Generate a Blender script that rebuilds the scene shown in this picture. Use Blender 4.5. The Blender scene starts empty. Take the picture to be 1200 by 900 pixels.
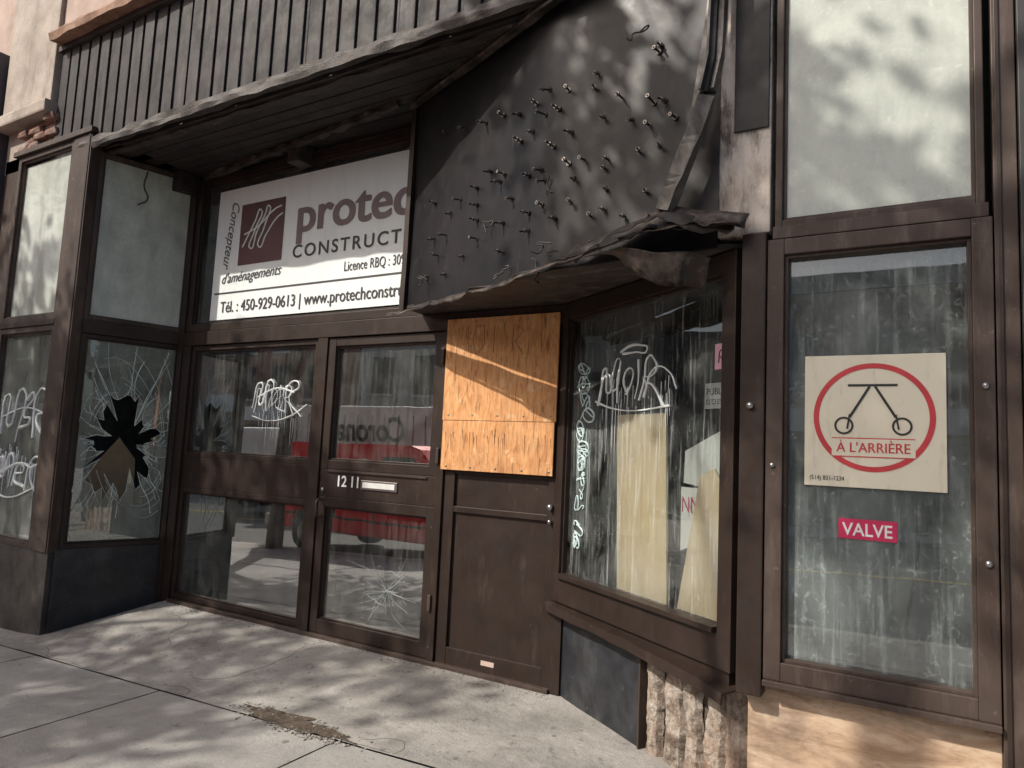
import bpy, bmesh, math, random
from mathutils import Vector, Matrix, noise as mnoise
random.seed(7)
sc=bpy.context.scene
sc.view_settings.view_transform='Standard'
try: sc.view_settings.look='None'
except Exception: pass
sc.view_settings.exposure=0
R=math.radians
# ------------------------------------------------------------------ helpers
def link(o,parent=None):
    sc.collection.objects.link(o)
    if parent: o.parent=parent
    return o
def empty(name,loc=(0,0,0)):
    o=bpy.data.objects.new(name,None); o.empty_display_size=.2; link(o); return o
class Fr:
    def __init__(s,o,u):
        s.o=Vector((o[0],o[1],0)); s.U=Vector((u[0],u[1],0)).normalized(); s.Z=Vector((0,0,1)); s.N=s.U.cross(s.Z)
    def p(s,u,z,d=0): return s.o+s.U*u+s.Z*z+s.N*d
    def mat(s,u,z,d,rot=0):
        m=Matrix((s.U,s.Z,s.N)).transposed().to_4x4(); m.translation=s.p(u,z,d)
        return m@Matrix.Rotation(rot,4,'Z')
def meshobj(name,verts,faces,mat,parent=None,smooth=False):
    me=bpy.data.meshes.new(name); me.from_pydata([tuple(v) for v in verts],[],faces); me.update()
    if mat: me.materials.append(mat)
    if smooth:
        for p in me.polygons: p.use_smooth=True
    return link(bpy.data.objects.new(name,me),parent)
def bm_obj(name,bm,mat,parent=None,smooth=False):
    me=bpy.data.meshes.new(name); bm.to_mesh(me); bm.free()
    for m in (mat if isinstance(mat,(list,tuple)) else [mat]): me.materials.append(m)
    if smooth:
        for p in me.polygons: p.use_smooth=True
    return link(bpy.data.objects.new(name,me),parent)
def addbox(bm,vs,bev=0,mi=0):
    v=[bm.verts.new(x) for x in vs]
    fs=[bm.faces.new([v[i] for i in f]) for f in ((0,1,2,3),(7,6,5,4),(0,4,5,1),(1,5,6,2),(2,6,7,3),(3,7,4,0))]
    for f in fs: f.material_index=mi
    if bev>0:
        ed=list({e for f in fs for e in f.edges})
        bmesh.ops.bevel(bm,geom=ed,offset=bev,segments=2,affect='EDGES',profile=.6)
def frbox(fr,u0,u1,z0,z1,d0,d1):
    return [fr.p(u0,z0,d1),fr.p(u1,z0,d1),fr.p(u1,z1,d1),fr.p(u0,z1,d1),fr.p(u0,z0,d0),fr.p(u1,z0,d0),fr.p(u1,z1,d0),fr.p(u0,z1,d0)]
def box(name,fr,u0,u1,z0,z1,d0,d1,mat,parent=None,bev=.003):
    bm=bmesh.new(); addbox(bm,frbox(fr,u0,u1,z0,z1,d0,d1),bev); bmesh.ops.recalc_face_normals(bm,faces=bm.faces)
    return bm_obj(name,bm,mat,parent)
W0=Fr((0,0),(1,0))     # world frame: u=X , d=-Y
def wbox(name,x0,x1,y0,y1,z0,z1,mat,parent=None,bev=.003):
    return box(name,W0,x0,x1,z0,z1,-y1,-y0,mat,parent,bev)
def quad(name,fr,u0,u1,z0,z1,d,mat,parent=None):
    return meshobj(name,[fr.p(u0,z0,d),fr.p(u1,z0,d),fr.p(u1,z1,d),fr.p(u0,z1,d)],[(0,1,2,3)],mat,parent)
def text(name,fr,s,u,z,d,size,mat,parent=None,width=None,rot=0,shear=0,ext=.0006,align='LEFT',bold=0,space=1.0):
    cu=bpy.data.curves.new(name,'FONT'); cu.body=s; cu.size=size; cu.extrude=ext; cu.shear=shear; cu.align_x=align; cu.offset=bold; cu.space_character=space
    cu.materials.append(mat)
    o=link(bpy.data.objects.new(name,cu))
    sx=1
    if width:
        bpy.context.view_layer.update(); w=o.dimensions.x
        if w>1e-4: sx=width/w
    o.matrix_world=fr.mat(u,z,d,rot)@Matrix.Diagonal((sx,1,1,1))
    if parent: o.parent=parent
    return o
def strokes(name,pls,rad,mat,parent=None,smooth=True,taper=False,vary=0):
    cu=bpy.data.curves.new(name,'CURVE'); cu.dimensions='3D'; cu.bevel_depth=rad; cu.bevel_resolution=1; cu.resolution_u=5
    cu.materials.append(mat)
    for pl in pls:
        if smooth and len(pl)>2:
            sp=cu.splines.new('BEZIER'); sp.bezier_points.add(len(pl)-1)
            for b,p in zip(sp.bezier_points,pl):
                b.co=p; b.handle_left_type=b.handle_right_type='AUTO'
            for i,b in enumerate(sp.bezier_points):
                if taper: b.radius=1-.8*i/(len(pl)-1)
                elif vary: b.radius=1+random.uniform(-vary,vary)
        else:
            sp=cu.splines.new('POLY'); sp.points.add(len(pl)-1)
            for i,(b,p) in enumerate(zip(sp.points,pl)):
                b.co=(*p,1)
                if taper: b.radius=1-.85*i/(len(pl)-1)
    return link(bpy.data.objects.new(name,cu),parent)
# ------------------------------------------------------------------ materials
def newmat(name):
    m=bpy.data.materials.new(name); m.use_nodes=True; nt=m.node_tree; nt.nodes.clear()
    out=nt.nodes.new('ShaderNodeOutputMaterial'); return m,nt,out
def N(nt,t,**k):
    n=nt.nodes.new(t)
    for a,b in k.items():
        if a in n.inputs: n.inputs[a].default_value=b
        else: setattr(n,a,b)
    return n
def coords(nt,stretch=(1,1,1)):
    tc=nt.nodes.new('ShaderNodeTexCoord'); mp=nt.nodes.new('ShaderNodeMapping'); mp.inputs['Scale'].default_value=stretch
    nt.links.new(tc.outputs['Object'],mp.inputs['Vector']); return mp.outputs[0]
def nz(nt,vec,scale,detail=5,rough=.6,dist=0):
    n=N(nt,'ShaderNodeTexNoise',Scale=scale,Detail=min(detail,5),Roughness=rough,Distortion=dist); nt.links.new(vec,n.inputs['Vector']); return n.outputs['Fac']
def ramp(nt,fac,stops):
    r=nt.nodes.new('ShaderNodeValToRGB'); cr=r.color_ramp
    while len(cr.elements)<len(stops): cr.elements.new(.5)
    for e,(p,c) in zip(cr.elements,stops):
        e.position=p; e.color=(*c,1) if hasattr(c,'__len__') else (c,c,c,1)
    nt.links.new(fac,r.inputs[0]); return r.outputs[0]
def mixc(nt,f,a,b,mode='MIX'):
    m=nt.nodes.new('ShaderNodeMixRGB'); m.blend_type=mode
    for s,v in ((0,f),(1,a),(2,b)):
        if hasattr(v,'is_linked'): nt.links.new(v,m.inputs[s])
        elif s==0: m.inputs[0].default_value=v
        else: m.inputs[s].default_value=(*v,1)
    return m.outputs[0]
def surf(name,stops,scale=4,stretch=(1,1,1),detail=5,dist=0,rough=(.5,.7),metal=0,bump=.1,bscale=None,grime=None,grime2=None,grime3=None,spec=.4,fine=0,spots=None,simple=False):
    m,nt,out=newmat(name); b=nt.nodes.new('ShaderNodeBsdfPrincipled'); nt.links.new(b.outputs[0],out.inputs[0])
    v=coords(nt,stretch); f=nz(nt,v,scale,detail,.62,dist); col=ramp(nt,f,stops)
    for g in (grime,grime2,grime3):
        if g:
            c,gs,gst,lo,hi,amt=g
            gf=nz(nt,coords(nt,gst),gs,5,.7); gm=ramp(nt,gf,[(lo,0.),(hi,amt)])
            col=mixc(nt,gm,col,c)
    if spots:
        c,sc_,r_,amt=spots
        vo=N(nt,'ShaderNodeTexVoronoi',Scale=sc_); nt.links.new(coords(nt,(1,1,.01)),vo.inputs['Vector'])
        col=mixc(nt,ramp(nt,vo.outputs['Distance'],[(r_,amt),(r_*1.5,0.)]),col,c)
    if fine:
        ff=nz(nt,coords(nt),180,3,.7); col=mixc(nt,fine,col,ramp(nt,ff,[(.35,(.3,.3,.3)),(.65,(1,1,1))]),'MULTIPLY')
    nt.links.new(col,b.inputs['Base Color'])
    b.inputs['Metallic'].default_value=metal
    try: b.inputs['Specular IOR Level'].default_value=spec
    except Exception: pass
    if simple: b.inputs['Roughness'].default_value=(rough[0]+rough[1])/2
    else:
        rr=ramp(nt,nz(nt,coords(nt),7,5,.7),[(.3,rough[0]),(.7,rough[1])]); nt.links.new(rr,b.inputs['Roughness'])
    if bump and not simple:
        bn=nt.nodes.new('ShaderNodeBump'); bn.inputs['Strength'].default_value=bump; bn.inputs['Distance'].default_value=.02
        bf=nz(nt,v,bscale or scale*3,5,.7,dist); nt.links.new(bf,bn.inputs['Height']); nt.links.new(bn.outputs[0],b.inputs['Normal'])
    return m
def flat(name,c,rough=.6,metal=0,var=.15):
    a=tuple(x*(1-var) for x in c); b=tuple(min(1,x*(1+var)) for x in c)
    return surf(name,[(.3,a),(.7,b)],scale=9,rough=(rough-.1,rough+.1),metal=metal,simple=True)
def glass(name,refl=.2,dust=(0,.12),dcol=(.55,.58,.55),streak=6,rough=.012,tint=(.90,.93,.92),lo=.4,hi=.75,wob=.02,cloud=(0,.1),cscale=2.3,smear=0):
    m,nt,out=newmat(name)
    tr=N(nt,'ShaderNodeBsdfTransparent'); tr.inputs[0].default_value=(*tint,1)
    gl=N(nt,'ShaderNodeBsdfGlossy'); gl.inputs[0].default_value=(.95,.97,.97,1); gl.inputs['Roughness'].default_value=rough
    bn=nt.nodes.new('ShaderNodeBump'); bn.inputs['Strength'].default_value=wob; bn.inputs['Distance'].default_value=.05
    nt.links.new(nz(nt,coords(nt),1.6,2,.5),bn.inputs['Height']); nt.links.new(bn.outputs[0],gl.inputs['Normal'])
    lw=N(nt,'ShaderNodeFresnel',IOR=1.5)
    ad=N(nt,'ShaderNodeMath',operation='ADD'); ad.inputs[1].default_value=refl; nt.links.new(lw.outputs[0],ad.inputs[0]); ad.use_clamp=True
    mx=nt.nodes.new('ShaderNodeMixShader'); nt.links.new(ad.outputs[0],mx.inputs[0]); nt.links.new(tr.outputs[0],mx.inputs[1]); nt.links.new(gl.outputs[0],mx.inputs[2])
    df=N(nt,'ShaderNodeBsdfDiffuse'); df.inputs[0].default_value=(*dcol,1)
    s1=ramp(nt,nz(nt,coords(nt,(streak,streak,.55)),5,5,.65),[(lo,dust[0]),(hi,dust[1])])
    s2=ramp(nt,nz(nt,coords(nt),cscale,5,.65,.8),[(.35,cloud[0]),(.7,cloud[1])])
    a2=N(nt,'ShaderNodeMath',operation='ADD'); nt.links.new(s1,a2.inputs[0]); nt.links.new(s2,a2.inputs[1]); a2.use_clamp=True
    fac=a2.outputs[0]
    if smear:
        s3=ramp(nt,nz(nt,coords(nt,(1,1,1)),16,5,.75,2.5),[(.56,0.),(.68,smear)])
        a3=N(nt,'ShaderNodeMath',operation='ADD'); nt.links.new(fac,a3.inputs[0]); nt.links.new(s3,a3.inputs[1]); a3.use_clamp=True; fac=a3.outputs[0]
    m2=nt.nodes.new('ShaderNodeMixShader'); nt.links.new(fac,m2.inputs[0]); nt.links.new(mx.outputs[0],m2.inputs[1]); nt.links.new(df.outputs[0],m2.inputs[2])
    nt.links.new(m2.outputs[0],out.inputs[0]); return m
brown=surf('brown_anodized_metal',[(.3,(.022,.014,.011)),(.7,(.038,.025,.020))],scale=3,rough=(.32,.55),metal=.15,bump=.02,
    grime=((.13,.10,.085),5,(3,3,.6),.57,.85,.4),grime2=((.015,.013,.012),14,(1,1,1),.55,.7,.6),grime3=((.20,.17,.15),30,(1,1,1),.66,.74,.5),spec=.35)
brown2=surf('weathered_brown_metal',[(.3,(.040,.026,.021)),(.7,(.072,.052,.043))],scale=3,rough=(.4,.65),metal=.15,bump=.03,
    grime=((.17,.135,.115),6,(3,3,.5),.52,.8,.5),grime3=((.26,.22,.19),26,(1,1,1),.64,.74,.5),spec=.35)
charblk=surf('black_metal_panel',[(.3,(.007,.006,.007)),(.7,(.016,.014,.015))],scale=1.6,rough=(.30,.5),metal=0,bump=.03,
    grime=((.045,.038,.035),3,(1.5,1.5,.6),.54,.80,.45),grime2=((.14,.12,.11),9,(4,4,.35),.64,.8,.45),grime3=((.08,.068,.06),14,(1,1,1),.62,.74,.35),spec=.3)
siding_m=surf('charred_siding',[(.3,(.020,.017,.019)),(.7,(.046,.040,.042))],scale=2.2,stretch=(5,5,.6),rough=(.5,.75),bump=.08,
    grime=((.14,.12,.108),2.4,(3,3,.35),.54,.8,.5),grime2=((.006,.005,.006),3,(2,2,.8),.5,.68,.8),grime3=((.17,.145,.13),18,(1,1,.6),.64,.74,.4),spec=.25)
soffit_m=surf('shade_darkened_soffit',[(.3,(.014,.011,.011)),(.7,(.04,.034,.032))],scale=3,stretch=(.5,4,4),rough=(.5,.8),bump=.08)  # soffit colour lowered to deepen the shade under the overhang
burnt=surf('burnt_trim',[(.3,(.016,.012,.011)),(.7,(.065,.052,.046))],scale=6,stretch=(1,3,3),rough=(.45,.8),bump=.4,grime=((.2,.17,.15),7,(1,1,1),.57,.75,.6))
bent_m=surf('bent_aluminium',[(.3,(.08,.075,.07)),(.7,(.22,.21,.20))],scale=6,rough=(.35,.6),metal=.55,bump=.1,grime=((.03,.025,.02),6,(1,1,.5),.42,.65,.9))
lightmetal=surf('torn_metal',[(.3,(.06,.047,.04)),(.7,(.18,.145,.125))],scale=8,rough=(.35,.6),metal=.4,bump=.2,grime=((.02,.015,.013),5,(1,1,1),.40,.56,.9))
granite=surf('black_granite',[(.3,(.014,.015,.018)),(.7,(.036,.038,.044))],scale=9,rough=(.25,.5),bump=.02,grime=((.13,.13,.13),3,(1,1,.7),.5,.8,.4),grime3=((.25,.24,.22),22,(1,1,1),.65,.74,.5),fine=.3)
stone=surf('limestone',[(.3,(.30,.25,.21)),(.7,(.50,.43,.37))],scale=3,rough=(.7,.9),bump=.3,grime=((.10,.08,.07),4,(1.5,1.5,.5),.52,.75,.7),fine=.4)
stucco=surf('pink_stucco',[(.3,(.38,.28,.235)),(.7,(.54,.42,.36))],scale=2.5,rough=(.75,.95),bump=.3,grime=((.22,.16,.13),3,(1,1,.4),.5,.8,.6),fine=.3)
rust=surf('rusty_flashing',[(.3,(.14,.065,.04)),(.55,(.30,.18,.12)),(.75,(.46,.37,.30))],scale=5,rough=(.7,.9),bump=.4)
brickm=surf('broken_brick',[(.3,(.12,.055,.04)),(.7,(.28,.17,.13))],scale=9,rough=(.8,.95),bump=.8,grime=((.35,.3,.26),8,(1,1,1),.5,.65,.7))
pilm=surf('weathered_pilaster',[(.25,(.34,.29,.25)),(.6,(.62,.56,.50))],scale=4,stretch=(2,2,.7),rough=(.6,.9),bump=.3,grime=((.07,.05,.04),5,(2,2,.6),.5,.66,.9),grime2=((.25,.17,.12),9,(1,1,.5),.52,.7,.6))
conc=surf('sidewalk_concrete',[(.25,(.26,.248,.23)),(.5,(.34,.327,.308)),(.75,(.42,.405,.38))],scale=1.3,rough=(.75,.95),bump=.35,bscale=40,
    grime=((.16,.15,.14),.9,(1,1,1),.48,.75,.55),grime2=((.08,.073,.067),11,(1,1,1),.60,.72,.55),grime3=((.50,.48,.45),5,(1,1,1),.6,.75,.4),spots=((.06,.056,.053),3.2,.05,.6),fine=.5)
conc2=surf('apron_concrete',[(.25,(.24,.225,.208)),(.5,(.335,.317,.293)),(.75,(.43,.405,.375))],scale=2.1,rough=(.75,.95),bump=.5,bscale=30,
    grime=((.13,.118,.106),1.4,(1,1.5,1),.46,.70,.7),grime2=((.06,.054,.048),16,(1,1,1),.58,.7,.6),grime3=((.50,.475,.44),4,(1,2,1),.58,.75,.5),spots=((.055,.05,.047),4.1,.045,.6),fine=.5)
kerbm=surf('kerb_concrete',[(.3,(.30,.29,.27)),(.7,(.45,.44,.41))],scale=5,rough=(.8,.95),bump=.3)
asph=surf('asphalt',[(.3,(.05,.05,.05)),(.7,(.085,.085,.083))],scale=3,rough=(.8,.95),simple=True)
soil=surf('soil',[(.3,(.045,.032,.023)),(.7,(.15,.115,.085))],scale=20,rough=(.9,1),bump=1)
crackm=flat('crack_dark',(.05,.045,.04),.9)
ply=surf('plywood',[(.2,(.16,.055,.018)),(.38,(.52,.23,.085)),(.55,(.66,.34,.145)),(.8,(.74,.44,.22))],scale=2.4,stretch=(7,7,1.6),dist=2.2,rough=(.6,.85),bump=.15,
    grime=((.07,.03,.016),6,(7,7,.9),.56,.68,.75),grime2=((.22,.10,.045),1.7,(1,1,1),.52,.74,.6),grime3=((.78,.56,.35),11,(1,1,1),.60,.68,.5))
ply2=surf('pale_plywood',[(.25,(.28,.18,.11)),(.5,(.48,.34,.235)),(.75,(.60,.47,.35))],scale=2.5,stretch=(1.4,1.4,5),dist=1.6,rough=(.65,.9),bump=.15,
    grime=((.10,.07,.055),2.5,(1,1,1.5),.5,.72,.7),grime2=((.15,.08,.05),9,(1,1,2),.6,.7,.7))
board_m=surf('cream_board',[(.3,(.64,.53,.35)),(.7,(.74,.63,.44))],scale=2,rough=(.6,.8),bump=.03,grime=((.42,.33,.22),3,(1,1,1),.55,.8,.5))
slabm=surf('rough_slab',[(.28,(.20,.135,.10)),(.45,(.38,.30,.24)),(.6,(.50,.44,.38)),(.78,(.62,.57,.52))],scale=7,stretch=(1.5,1.5,1),dist=.8,rough=(.85,.95),bump=1,bscale=30,grime=((.09,.065,.05),9,(1,1,1),.5,.64,.8),grime2=((.33,.20,.13),4,(1,1,.6),.5,.65,.5),fine=.4)
signw=surf('sign_vinyl',[(.3,(.74,.79,.78)),(.7,(.80,.84,.83))],scale=1.2,rough=(.3,.4),bump=0,spec=.4,grime=((.55,.58,.56),4,(3,3,.5),.5,.8,.4))
signgrey=flat('sign_dark_grey',(.05,.045,.05),.5)
signmaroon=flat('sign_maroon',(.11,.05,.052),.5)
signpink=flat('sign_brown_grey',(.20,.15,.15),.5)
signwhite=flat('white_line',(.72,.74,.73),.5,var=.05)
cream=surf('cream_plate',[(.3,(.64,.60,.48)),(.7,(.72,.68,.56))],scale=3,rough=(.35,.5),bump=0,grime=((.46,.42,.32),3,(1,1,1),.5,.8,.5),grime2=((.35,.30,.22),12,(2,2,.5),.58,.75,.4))
redp=flat('sign_red',(.50,.05,.06),.45)
redv=flat('red_label',(.50,.03,.10),.45)
blackp=flat('black_print',(.03,.03,.03),.5)
spray=flat('white_spray_paint',(.72,.75,.75),.6)
sprayt=flat('pale_teal_spray',(.48,.60,.60),.5)
darkspray=flat('dark_marker',(.22,.10,.05),.6)
crackw=flat('glass_crack',(.66,.72,.70),.3)
steel=flat('steel_hardware',(.35,.34,.33),.3,metal=.9)
rodm=flat('threaded_rod',(.05,.045,.04),.4,metal=.6)
nutm=flat('rod_nut',(.22,.20,.185),.4,metal=.8)
dark_int=flat('interior_wall',(.09,.09,.09),.9,var=.4)
floor_int=flat('interior_floor',(.2,.19,.17),.8,var=.3)
backing=surf('window_backing',[(.3,(.50,.53,.49)),(.7,(.62,.65,.60))],scale=1.5,rough=(.7,.9),bump=0,grime=((.36,.38,.34),2,(2,2,.5),.5,.8,.6))
backing2=surf('grey_curtain',[(.3,(.10,.12,.12)),(.7,(.22,.25,.245))],scale=1.6,stretch=(1.2,1.2,.8),rough=(.7,.9),bump=0,grime=((.03,.035,.035),1.5,(1,1,1),.46,.56,.9))
purple=surf('dark_cladding',[(.3,(.05,.042,.052)),(.7,(.085,.072,.085))],scale=2,rough=(.5,.7),bump=.03,grime=((.2,.16,.15),3,(1,1,1),.6,.8,.4))
g_door=glass('door_glass',refl=.40,dust=(0,.08),cloud=(.0,.06),streak=7,smear=.08)
g_disp=glass('display_glass',refl=.08,dust=(.0,.32),cloud=(.0,.14),dcol=(.58,.62,.60),streak=10,lo=.52,hi=.74,smear=.12)
g_right=glass('dusty_glass',refl=.12,dust=(.0,.24),cloud=(.04,.30),dcol=(.50,.57,.56),streak=8,lo=.50,hi=.72,cscale=1.7,smear=.25)
g_upper=glass('milky_glass',refl=.06,dust=(.30,.5),cloud=(.2,.45),dcol=(.62,.66,.60),streak=1.5,smear=.15)
g_bay=glass('bay_glass',refl=.16,dust=(.06,.25),cloud=(.05,.25),dcol=(.5,.55,.5),streak=6)
g_bay2=glass('broken_bay_glass',refl=.20,dust=(.06,.22),cloud=(.08,.32),dcol=(.50,.56,.48),streak=4,smear=.15)
g_sign=glass('transom_glass',refl=.08,dust=(0,.08),cloud=(.0,.08),dcol=(.5,.53,.5),streak=4,wob=.03)
# ------------------------------------------------------------------ frames of the building planes
FD=Fr((0,4.04),(1,0)); FF=Fr((0,3.2),(1,0)); FW=Fr((-2.04,4.04),(math.cos(R(32.7)),-math.sin(R(32.7))))
FB=Fr((-6.28,3.2),(.23,.84)); FP=Fr((-3.2,3.8),(1.47,-.58)); FQ=Fr((-1.73,3.22),(.88,-.06))
S=empty('abandoned_storefront')
def window(name,fr,u0,u1,z0,z1,fw,mat,gm,d=(-.05,.05),parent=S,gd=-.01,pane=True,fb=None,ft=None):
    fb=fb or fw; ft=ft or fw
    bm=bmesh.new(); d0,d1=d
    for a in ((u0,u0+fw,z0,z1),(u1-fw,u1,z0,z1),(u0+fw,u1-fw,z0,z0+fb),(u0+fw,u1-fw,z1-ft,z1)):
        addbox(bm,frbox(fr,*a,d0,d1-(.002 if a[0]!=u0 and a[1]!=u1 else 0)),.004)
    b=.014
    U0,U1,Z0,Z1=u0+fw,u1-fw,z0+fb,z1-ft
    for a in ((U0,U0+b,Z0,Z1),(U1-b,U1,Z0,Z1),(U0+b,U1-b,Z0,Z0+b),(U0+b,U1-b,Z1-b,Z1)):
        addbox(bm,frbox(fr,*a,d0+.01,d1-.02),.002)
    bmesh.ops.recalc_face_normals(bm,faces=bm.faces)
    bm_obj(name+'_frame',bm,mat,parent)
    if pane: quad(name+'_glass',fr,U0+.004,U1-.004,Z0+.004,Z1-.004,gd,gm,parent)
# ---- door wall
box('head_rail',FD,-5.98,-2.0,2.29,2.41,-.06,.055,brown,S)
box('left_jamb',FD,-5.98,-5.87,0,2.29,-.06,.05,brown,S)
box('mullion_1',FD,-4.235,-4.13,0,2.29,-.06,.05,brown,S)
box('mullion_2',FD,-2.99,-2.935,0,2.29,-.06,.05,brown,S)
box('right_jamb',FD,-2.045,-1.98,0,2.29,-.06,.05,brown,S)
box('threshold',FD,-5.87,-2.05,-.03,.025,-.1,.07,brown2,S)
window('sidelight_upper',FD,-5.868,-4.237,1.28,2.288,.045,brown,g_door,d=(-.04,.03))
box('sidelight_mid_panel',FD,-5.868,-4.237,1.01,1.278,-.04,.028,brown,S)
window('sidelight_lower',FD,-5.868,-4.237,.03,1.008,.045,brown,g_door,d=(-.04,.03))
window('glass_door_upper',FD,-4.125,-2.993,1.26,2.284,.075,brown,g_door,d=(-.03,.036),ft=.065,fb=.07)
box('glass_door_mid_rail',FD,-4.125,-2.993,1.05,1.258,-.03,.034,brown,S)
window('glass_door_lower',FD,-4.125,-2.993,.03,1.048,.075,brown,g_door,d=(-.03,.036),fb=.1)
box('glass_door_rail_groove',FD,-4.04,-3.08,1.235,1.25,.034,.044,brown,S)
box('mail_slot',FD,-3.69,-3.34,1.125,1.195,.034,.044,steel,S,.004)
box('mail_slot_flap',FD,-3.67,-3.36,1.14,1.18,.044,.048,flat('slot_white',(.6,.6,.58),.4),S,.002)
text('house_number',FD,'12',-3.95,1.135,.036,.115,signwhite,S,width=.09,bold=.002)
text('house_number_2',FD,'11',-3.81,1.135,.036,.115,signwhite,S,width=.07,bold=.002)
for z in (2.05,1.35,.35):
    box('hinge_%d'%int(z*100),FD,-2.998,-2.972,z,z+.11,.05,.066,brown2,S,.005)
def cyl(name,a,b,r,mat,parent,seg=16,r2=None):
    a=Vector(a);b=Vector(b);bm=bmesh.new()
    bmesh.ops.create_cone(bm,cap_ends=True,segments=seg,radius1=r,radius2=r if r2 is None else r2,depth=(b-a).length)
    q=(b-a).to_track_quat('Z','Y').to_matrix().to_4x4(); q.translation=(a+b)/2; bmesh.ops.transform(bm,matrix=q,verts=bm.verts)
    return bm_obj(name,bm,mat,parent,True)
cyl('door_lock',FD.p(-4.08,1.1,.036),FD.p(-4.08,1.1,.05),.016,steel,S)
cyl('solid_door_lock',FD.p(-2.09,1.12,.04),FD.p(-2.09,1.12,.062),.019,steel,S)
cyl('solid_door_knob',FD.p(-2.09,1.03,.04),FD.p(-2.09,1.03,.06),.013,steel,S)
strokes('door_handle',[[FD.p(-4.085,1.02,.03),FD.p(-4.085,1.02,.08),FD.p(-4.085,.95,.085),FD.p(-4.085,.9,.08),FD.p(-4.085,.9,.03)]],.008,brown2,S)
box('solid_door_leaf',FD,-2.932,-2.048,.02,2.286,-.03,.01,brown,S)
bm=bmesh.new()
for a in ((-2.93,-2.845,.02,2.28),(-2.115,-2.05,.02,2.28),(-2.845,-2.115,.02,.135),(-2.845,-2.115,1.03,1.07),(-2.845,-2.115,1.29,1.34)): addbox(bm,frbox(FD,*a,.01,.03 if a[0]>-2.9 and a[1]<-2.1 else .032),.004)
bmesh.ops.recalc_face_normals(bm,faces=bm.faces); bm_obj('solid_door_stiles',bm,brown,S)
box('door_sticker',FD,-2.56,-2.46,.07,.10,.030,.0325,flat('sticker_white',(.5,.38,.33),.5),S,0)
P_=empty('plywood_board')
box('upper_sheet',FD,-2.95,-2.065,1.655,2.36,.056,.07,ply,P_,.002)
box('lower_sheet',FD,-2.945,-2.075,1.315,1.652,.058,.068,ply,P_,.002)
def letters(x0,z0,w,h,fr,d,glyphs):
    out=[];n=len(glyphs)
    for i,g in enumerate(glyphs):
        for st in g: out.append([fr.p(x0+w*(i+a*.8+random.uniform(-.05,.05))/n,z0+h*(b+random.uniform(-.08,.08)),d) for a,b in st])
    return out
GM=[[(0,0),(.1,1),(.5,.3),(.9,1),(1,0)]];GO=[[(.3,0),(0,.4),(.3,1),(.8,.9),(.9,.3),(.3,0)]];GI=[[(.3,0),(.4,1)]];GR=[[(.1,0),(.2,1),(.9,.8),(.3,.5),(1,0)]]
strokes('marker_scrawl',letters(-2.86,2.12,.40,.19,FD,.0698,[GM,GO,GI])+letters(-2.42,2.10,.26,.2,FD,.0698,[GR,GM]),.0022,darkspray,P_,smooth=False)
dr=[]
for k in range(22):
    u=-2.92+.83*random.random(); z=1.60-random.random()*.06; L=random.uniform(.03,.2); dr.append([FD.p(u,z,.0675),FD.p(u+.004,z-L,.0675)])
strokes('dark_drips',dr,.003,darkspray,P_,smooth=False,taper=True)
for k in range(5):
    for z in (2.33,1.69,1.34): cyl('screw',FD.p(-2.9+.2*k,z,.068),FD.p(-2.9+.2*k,z,.072),.007,steel,P_,8)
# transom and sign
window('transom',FD,-5.98,-2.0,2.415,3.88,.07,brown,g_sign,d=(-.05,.04),gd=-.01)
quad('transom_back_board',FD,-5.9,-2.05,2.47,3.84,-.14,backing2,S)
SG=empty('shop_sign')
box('panel_sheet',FD,-5.70,-2.08,2.52,3.73,-.006,.002,signw,SG,0)
e=.024
quad('logo_square',FD,-5.37,-4.80,3.0,3.56,-.019+e,signmaroon,SG)
strokes('logo_scribble',[[FD.p(-5.32+.5*a,3.05+.46*b,-.017+e) for a,b in ((0,.25),(.15,.5),(.3,.75),(.42,.95),(.3,.55),(.22,.2),(.35,.5),(.55,.85),(.62,1),(.55,.6),(.45,.2),(.6,.42),(.85,.72),(1,.8))],[FD.p(-5.33+.5*a,3.05+.46*b,-.017+e) for a,b in ((.05,.5),(.4,.62),(.8,.9),(.98,.95))]],.007,signw,SG)
for k in range(3): text('sign_title',FD,'protech',-4.66+.009*k,3.22+.006*(k%2),-.0185+e+.0003*k,.44,signpink,SG,width=1.46,bold=.004)
text('sign_subtitle',FD,'CONSTRUCTION',-4.67,3.0,-.018+e,.155,signgrey,SG,width=1.55,bold=.002,space=1.25)
text('sign_licence',FD,'Licence RBQ : 3094-5521-01',-4.06,2.83,-.018+e,.115,signgrey,SG,width=.95)
quad('sign_rule',FD,-5.66,-2.1,2.755,2.770,-.019+e,signgrey,SG)
for k in range(2): text('sign_phone',FD,'Tél. : 450-929-0613 | www.protechconstruction.com',-5.56+.003*k,2.585,-.018+e+.0003*k,.145,signgrey,SG,width=2.62)
text('sign_side_text',FD,'Concepteur',-5.50,3.62,-.018+e,.15,signgrey,SG,width=.62,rot=-math.pi/2-.12,shear=.4)
text('sign_side_text_2',FD,"d'aménagements",-5.58,2.85,-.018+e,.13,signgrey,SG,width=.78,shear=.4,rot=.03)
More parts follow.
